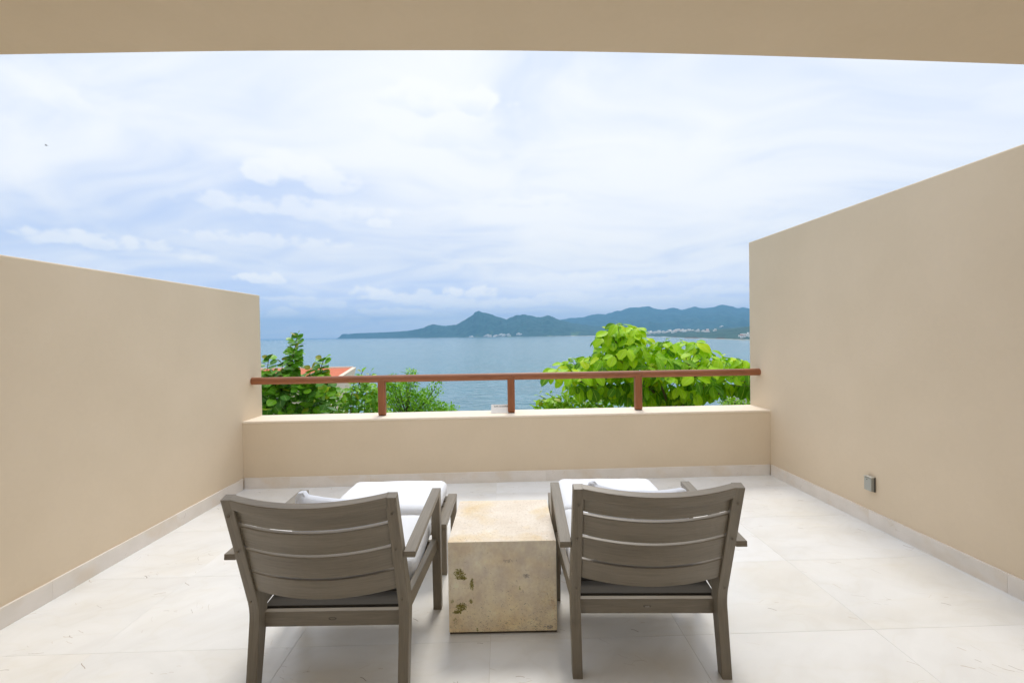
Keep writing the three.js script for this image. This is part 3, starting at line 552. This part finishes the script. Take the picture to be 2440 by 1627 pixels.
// ---------------------------------------------------------------- plants
function leafTex(a, b, rib, seed) { return canvasTex(128, 128, (g, w, h) => { fill(g, w, h, (u, v) => { const k = fbm(u * 5 + seed, v * 5, 4), e = Math.abs(u - .5) * 2, vein = Math.abs((((v - e * .32) * 7) % 1 + 1) % 1 - .5) < .05 ? .25 : 0, t = Math.max(0, Math.min(1, .5 + k * .9)), m = Math.max(smooth(.07, .02, e), vein * .8); return a.map((q, n) => mix(mix(q, b[n], t), rib[n], m)); }); }); }
function leafGeo(len, wid, shape, curl, foldUp, wave = 0, nu = 7) {
  const pos = [], uv = [], idx = [], cols = [-1, -.55, 0, .55, 1];
  for (let i = 0; i <= nu; i++) {
    const t = i / nu, w = wid / 2 * Math.pow(Math.sin(Math.PI * Math.pow(t, shape)), .62) * (t === 1 ? 0 : 1) + (i === 0 ? .003 : 0);
    for (const c of cols) { pos.push(c * w, -curl * t * t * len + Math.abs(c) * w * foldUp + Math.sin(t * 9 + c * 2) * wave * Math.abs(c), t * len * (1 - .12 * curl)); uv.push(.5 + c * .5, t); }
  }
  for (let i = 0; i < nu; i++) for (let j = 0; j < 4; j++) { const a = i * 5 + j, b = a + 5; idx.push(a, b, a + 1, b, b + 1, a + 1); }
  const g = new THREE.BufferGeometry(); g.setAttribute('position', new THREE.Float32BufferAttribute(pos, 3)); g.setAttribute('uv', new THREE.Float32BufferAttribute(uv, 2)); g.setIndex(idx); g.computeVertexNormals();
  return g;
}
const leafMat = (a, b, rib, seed, tr = .4, rough = .5) => phys({ map: leafTex(a, b, rib, seed), side: THREE.DoubleSide, roughness: rough, specularIntensity: .35, transmission: tr, thickness: 0 });
function basis(dir, up) { const z = dir.clone().normalize(), x = up.clone().cross(z); if (x.lengthSq() < 1e-5) x.set(1, 0, 0); x.normalize(); const y = z.clone().cross(x); return new THREE.Matrix4().makeBasis(x, y, z); }
function limb(points, r0, r1, seg = 8) {
  const c = new THREE.CatmullRomCurve3(points), n = Math.max(3, points.length * 4), g = new THREE.TubeGeometry(c, n, 1, seg, false), p = g.attributes.position;
  for (let i = 0; i <= n; i++) { const q = c.getPointAt(i / n), r = mix(r0, r1, i / n); for (let j = 0; j <= seg; j++) { const k = i * (seg + 1) + j, v = V(p.getX(k), p.getY(k), p.getZ(k)).sub(q).multiplyScalar(r).add(q); p.setXYZ(k, v.x, v.y, v.z); } }
  g.computeVertexNormals(); return g;
}
const bark = std({ map: canvasTex(256, 256, (g, w, h) => fill(g, w, h, (u, v) => { const k = fbm(u * 8, v * 3, 5, 8, 3) * 40; return [92 + k, 84 + k, 58 + k]; })), roughness: .95 });
// leaves: list of { p, m (rotation matrix), s, mat, geo }; the first 300 become parts, the rest one part
function hangLeaves(tree, leaves, geos, mats, most = 300) {
  const o = tree.position;
  leaves.slice(0, most).forEach((l) => { const m = part('leaf', geos[l.geo], mats[l.mat], tree); m.position.copy(l.p).sub(o); m.quaternion.setFromRotationMatrix(l.m); m.scale.setScalar(l.s); });
  const rest = leaves.slice(most);
  mats.forEach((mt, k) => { const own = rest.filter((l) => l.mat === k); if (!own.length) return; const g = mergeGeometries(own.map((l) => geos[l.geo].clone().applyMatrix4(new THREE.Matrix4().compose(l.p.clone().sub(o), new THREE.Quaternion().setFromRotationMatrix(l.m), V(l.s, l.s, l.s))))); tag(part('foliage', g, mt, tree), null, null, null, 'stuff'); });
}
function inside(poly, x, y) { let c = false; for (let i = 0, j = poly.length - 1; i < poly.length; j = i++) if ((poly[i][1] > y) !== (poly[j][1] > y) && x < (poly[j][0] - poly[i][0]) * (y - poly[i][1]) / (poly[j][1] - poly[i][1]) + poly[i][0]) c = !c; return c; }
function scatter(poly, gap, r, tries = 6000) { const out = [], xs = poly.map((p) => p[0]), ys = poly.map((p) => p[1]); for (let n = 0; n < tries; n++) { const x = mix(Math.min(...xs), Math.max(...xs), r()), y = mix(Math.min(...ys), Math.max(...ys), r()); if (inside(poly, x, y) && out.every((q) => Math.hypot(q[0] - x, q[1] - y) > gap)) out.push([x, y]); } return out; }
const nearSum = (leaves) => leaves.sort((a, b) => b.p.z - a.p.z);

// the big lime-green tree on the right: rosettes of broad obovate leaves at the branch ends, drooping below
{
  const r = rng(71), base = at(1560, 900, 8.9); base.y = hillY(base.x, 8.9) - .1;
  const T = thing('broadleaf_tree', 'bright lime-green tree with large broad leaves at the right end of the parapet', 'tree', base.toArray());
  const poly = [[1268, 858], [1282, 832], [1312, 822], [1350, 816], [1376, 800], [1374, 772], [1388, 752], [1430, 745], [1464, 756], [1476, 780], [1520, 784], [1556, 778], [1600, 786], [1634, 796], [1656, 822], [1688, 812], [1722, 824], [1790, 832], [1830, 860], [1800, 898], [1720, 890], [1690, 882], [1645, 894], [1600, 904], [1540, 912], [1480, 916], [1430, 906], [1380, 896], [1330, 886], [1290, 874]];
  const tips = [...scatter(poly, 11.8, r), ...scatter([[1374, 790], [1376, 765], [1392, 748], [1430, 742], [1464, 754], [1472, 785], [1430, 800]], 14, r)], geos = [leafGeo(.25, .165, 1.22, .28, .14, .004), leafGeo(.28, .18, 1.3, .45, .1, .006), leafGeo(.23, .155, 1.15, .12, .2, .003), leafGeo(.26, .15, 1.25, .6, .12, .004)];
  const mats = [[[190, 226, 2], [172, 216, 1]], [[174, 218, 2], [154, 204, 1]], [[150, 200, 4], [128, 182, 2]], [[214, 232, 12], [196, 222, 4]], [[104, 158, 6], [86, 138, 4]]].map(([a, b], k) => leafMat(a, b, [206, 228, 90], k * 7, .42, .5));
  const leaves = [], ends = [];
  for (const [x, y] of tips) {
    const top = y < 870 ? 1 : 0, d = 7.3 + r() * 1.9 + (top ? 0 : .3), c = at(x, y, d); ends.push(c);
    const n = 5 + Math.floor(r() * 3), a0 = r() * 6.28;
    for (let k = 0; k < n; k++) {
      const a = a0 + k * 2.4 + (r() - .5) * .5, young = k === n - 1 && top && r() < .3;
      const lift = young ? .1 + r() * .3 : top ? .05 - r() * .8 : -.5 - r() * .95;
      const dir = V(Math.cos(a) * Math.cos(lift), Math.sin(lift), Math.sin(a) * Math.cos(lift));
      const up = V((r() - .5) * .7, 1, (r() - .5) * .7 + .45);
      const tone = young ? 3 : r();
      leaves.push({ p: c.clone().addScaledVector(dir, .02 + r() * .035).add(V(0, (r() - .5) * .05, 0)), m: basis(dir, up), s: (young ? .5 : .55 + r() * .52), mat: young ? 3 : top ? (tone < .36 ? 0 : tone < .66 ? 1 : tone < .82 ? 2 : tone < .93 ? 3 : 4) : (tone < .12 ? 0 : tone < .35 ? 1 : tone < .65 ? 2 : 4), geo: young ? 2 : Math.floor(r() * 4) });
    }
  }
  const hub = at(1545, 930, 8.6), trunk = [V(0, 0, 0), V(.12, (hub.y - base.y) * .5, .1), hub.clone().sub(base)];
  part('trunk', limb(trunk, .13, .07), bark, T);
  for (const [fx, fy, d] of [[1320, 868, 8.3], [1425, 800, 8.2], [1500, 830, 8.0], [1580, 830, 8.4], [1660, 846, 8.5], [1760, 848, 8.9]]) {
    const e = at(fx, fy, d).sub(base), h0 = trunk[2], mid2 = h0.clone().lerp(e, .5).add(V(0, -.12, 0)), list = [limb([h0.clone().add(V(0, -.2, 0)), mid2, e], .034, .009)];
    ends.filter((q) => Math.abs(q.x - (e.x + base.x)) < .42).forEach((q) => { const l = q.clone().sub(base), s = mid2.clone().lerp(e, .3 + r() * .7); if (r() < .55) list.push(limb([s, s.clone().lerp(l, .5).add(V(0, -.06, 0)), l], .009, .004, 5)); });
    part('branch', mergeGeometries(list), bark, T);
  }
  hangLeaves(T, nearSum(leaves), geos, mats);
}
// sea-grape shrub on the left: round glossy leaves up the stems
function roundLeafShrub(o) {
  const r = rng(o.seed), base = at(...o.foot); base.y = hillY(base.x, o.foot[2]) - .1;
  const T = thing(o.name, o.label, 'shrub', base.toArray()), leaves = [];
  for (const [x0, y0, x1, y1, d, dens] of o.stems) {
    const top = at(x0, y0, d), low = at(x1, y1, d + .15), len = top.distanceTo(low), n = Math.round(len * dens);
    const root = V((low.x - base.x) * .5, (low.y - base.y) * .45, (low.z - base.z) * .5);
    part('stem', limb([V(0, 0, 0), root, low.clone().sub(base), top.clone().sub(base)], .03, .006, 6), bark, T);
    for (let k = 0; k < n; k++) {
      const t = k / n, c = top.clone().lerp(low, t), a = k * 2.399 + r() * .8, lift = mix(.9, -.25, Math.min(1, t * 3)) + (r() - .5) * .6, dir = V(Math.cos(a) * Math.cos(lift), Math.sin(lift), Math.sin(a) * Math.cos(lift));
      const size = o.size * (t < .06 ? .6 : mix(.8, 1.05, Math.min(1, t * 2.2))) * (.8 + r() * .4), young = t < .06;
      leaves.push({ p: c.addScaledVector(dir, .015 + .03 * r()), m: basis(dir, V((r() - .5) * .9, 1, (r() - .5) * .9 + .5)), s: size, mat: young ? (r() < .6 ? 3 : 1) : Math.floor(r() * 3), geo: Math.floor(r() * o.geos.length) });
    }
  }
  for (const [poly, gap, d0, d1, sc] of o.mass) for (const [x, y] of scatter(poly, gap, r)) {
    const d = mix(d0, d1, r()), c = at(x, y, d), a = r() * 6.28, lift = (r() - .55) * 1.9, dir = V(Math.cos(a) * Math.cos(lift), Math.sin(lift), Math.sin(a) * Math.cos(lift) * .8);
    leaves.push({ p: c, m: basis(dir, V((r() - .5) * 1.2, .9, (r() - .3) * 1.2)), s: o.size * sc * (.7 + r() * .5), mat: r() < .08 ? 4 : Math.floor(r() * 3), geo: Math.floor(r() * o.geos.length) });
  }
  hangLeaves(T, nearSum(leaves), o.geos, o.mats, o.most ?? 300);
  return T;
}
{
  const greens = [[[112, 172, 34], [92, 150, 30]], [[142, 194, 40], [112, 172, 32]], [[96, 148, 52], [78, 128, 44]], [[172, 140, 50], [132, 156, 36]], [[178, 192, 36], [150, 176, 30]]].map(([a, b], k) => leafMat(a, b, [170, 196, 110], 40 + k * 5, .32, .34));
  const round = [leafGeo(1, 1.02, .92, .12, .1, .02), leafGeo(1, .95, .98, .22, .16, .03), leafGeo(1, 1.05, .9, .06, .05, .02)];
  const low = [[596, 882], [612, 872], [640, 868], [665, 852], [705, 868], [742, 878], [765, 888], [770, 905], [752, 922], [760, 952], [596, 956]];
  const A = roundLeafShrub({ name: 'sea_grape_shrub', label: 'dark green shrub with round glossy leaves and tall upright shoots at the left parapet end', seed: 5, foot: [660, 960, 8.6], size: .165, geos: round, mats: greens,
    stems: [[682, 772, 664, 890, 8.3, 64], [676, 800, 656, 890, 8.2, 44], [617, 822, 608, 900, 8.1, 46], [744, 824, 722, 895, 8.4, 50], [648, 832, 645, 900, 8.0, 40], [714, 848, 700, 905, 8.2, 40], [590, 835, 590, 900, 8.2, 30], [735, 850, 740, 900, 8.3, 36], [628, 858, 630, 900, 8.1, 30]], mass: [[low, 4.4, 7.8, 9.0, 1]] });
  const f = part('flower', new THREE.IcosahedronGeometry(.035, 1), std({ color: 0xe8641c, roughness: .7 }), A, 'small orange flower'); f.position.copy(at(746, 941, 7.9)).sub(A.position);
  const pointed = [leafGeo(1, .52, 1.05, .25, .2, .02), leafGeo(1, .46, 1, .35, .15, .02), leafGeo(1, .58, 1.1, .15, .25, .02)];
  const g2 = [[[140, 192, 30], [114, 170, 28]], [[156, 206, 40], [128, 186, 32]], [[114, 170, 46], [96, 150, 40]], [[196, 186, 44], [164, 178, 36]], [[178, 196, 40], [196, 196, 56]]].map(([a, b], k) => leafMat(a, b, [160, 180, 110], 80 + k * 5, .35, .32));
  roundLeafShrub({ name: 'leafy_shrub', label: 'loose shrub of narrow pointed leaves between the sea-grape shrub and the leftmost rail post', seed: 15, foot: [830, 970, 9.4], size: .155, geos: pointed, mats: g2,
    stems: [[832, 852, 818, 915, 9.2, 34], [850, 858, 838, 915, 9.4, 30], [812, 880, 805, 930, 9.0, 30], [868, 886, 858, 935, 9.6, 30]], mass: [[[[745, 915], [775, 900], [800, 890], [822, 878], [850, 880], [875, 900], [888, 952], [735, 958]], 3.5, 8.8, 9.9, 1]], most: 300 });
  // fine-leaved bush left of the middle post
  const fine = (o) => {
    const r = rng(o.seed), base = at(...o.foot); base.y = hillY(base.x, o.foot[2]) - .1;
    const T = thing(o.name, o.label, 'bush', base.toArray()), lists = o.mats.map(() => []), g0 = leafGeo(1, .5, 1, .25, .2, 0, 3);
    const ends = [];
    for (const [poly, gap, d0, d1, n, spread] of o.mass) for (const [x, y] of scatter(poly, gap, r)) {
      const c = at(x, y, mix(d0, d1, r())); ends.push(c); const tone = Math.floor(r() * o.mats.length);
      for (let k = 0; k < n; k++) { const a = r() * 6.28, l = (r() - .35) * 2.2, dir = V(Math.cos(a) * Math.cos(l), Math.sin(l), Math.sin(a) * Math.cos(l)), p = c.clone().addScaledVector(dir, spread * Math.pow(r(), .6)); lists[r() < .7 ? tone : Math.floor(r() * o.mats.length)].push(g0.clone().applyMatrix4(new THREE.Matrix4().compose(p.sub(base), new THREE.Quaternion().setFromRotationMatrix(basis(dir, V(r() - .5, 1, r() - .5))), V(1, 1, 1).multiplyScalar(o.size * (.6 + r() * .7))))); }
    }
    const tw = [limb([V(0, 0, 0), at(o.foot[0], o.foot[1] - 35, o.foot[2]).sub(base)], .06, .02)], hub = at(o.foot[0], o.foot[1] - 20, o.foot[2]).sub(base);
    ends.forEach((e, i) => { if (i % 3) return; const q = e.clone().sub(base); tw.push(limb([hub, hub.clone().lerp(q, .6).add(V(0, -.06, 0)), q], .014, .005, 4)); });
    part('stem', mergeGeometries(tw), bark, T);
    lists.forEach((l, k) => { if (l.length) tag(part('foliage', mergeGeometries(l), o.mats[k], T), null, null, null, 'stuff'); });
  };
  const g3 = [[[152, 208, 20], [128, 188, 18]], [[126, 186, 30], [104, 164, 24]], [[170, 216, 34], [144, 200, 28]]].map(([a, b], k) => leafMat(a, b, [150, 176, 90], 120 + k * 5, .4, .5));
  fine({ name: 'fine_leaved_bush', label: 'bright green bush of tiny leaves between the left and middle rail posts', seed: 25, foot: [935, 985, 12.5], size: .075, mats: g3,
    mass: [[[[880, 952], [880, 880], [900, 872], [930, 880], [960, 900], [985, 905], [1000, 930], [1040, 938], [1052, 946], [1000, 956]], 6, 11.8, 13.6, 34, .16], [[[928, 880], [930, 858], [944, 852], [956, 862], [958, 884]], 7, 12.2, 13, 22, .11], [[[978, 905], [985, 885], [1008, 880], [1016, 890], [1012, 900], [1000, 912], [990, 925]], 9, 12.2, 12.8, 16, .09]] });
  const g4 = [[[204, 200, 50], [176, 188, 36]], [[146, 190, 34], [122, 170, 28]], [[170, 196, 36], [142, 180, 30]]].map(([a, b], k) => leafMat(a, b, [170, 186, 100], 160 + k * 5, .4, .5));
  fine({ name: 'yellowish_bush', label: 'yellowish green low bush just left of the leftmost rail post', seed: 35, foot: [868, 985, 11], size: .085, mats: g4, mass: [[[[842, 950], [846, 925], [858, 915], [876, 918], [884, 950]], 7, 10.2, 11.4, 22, .13]] });
  fine({ name: 'yellowish_bush', label: 'small yellow-green bush in front of the grey roof, below the right tree', seed: 45, foot: [1690, 960, 13], size: .09, mats: [g4[1], g4[2], g3[2]], mass: [[[[1650, 940], [1655, 928], [1672, 918], [1690, 924], [1708, 920], [1722, 930], [1740, 940]], 6, 12.4, 13.6, 22, .1]] });
  // paler low shrub under the left end of the big tree
  const g5 = [[[186, 222, 12], [160, 204, 8]], [[164, 210, 12], [138, 190, 8]], [[140, 190, 14], [118, 168, 10]], [[188, 196, 60], [170, 186, 50]], [[186, 190, 50], [160, 180, 40]]].map(([a, b], k) => leafMat(a, b, [180, 200, 110], 200 + k * 5, .42, .42));
  roundLeafShrub({ name: 'low_shrub', label: 'low light green shrub under the left edge of the lime-green tree', seed: 55, foot: [1330, 975, 9.6], size: .135, geos: [leafGeo(1, .62, 1.1, .25, .2, .02), leafGeo(1, .7, 1.05, .15, .2, .02)], mats: g5,
    stems: [[1238, 908, 1290, 945, 9.3, 26], [1262, 906, 1300, 945, 9.5, 26], [1300, 906, 1320, 945, 9.4, 24]], mass: [[[[1226, 948], [1240, 916], [1300, 906], [1340, 900], [1380, 903], [1410, 912], [1425, 952]], 3.6, 8.9, 9.9, 1.1]], most: 280 });
}

renderer.render(scene, camera);
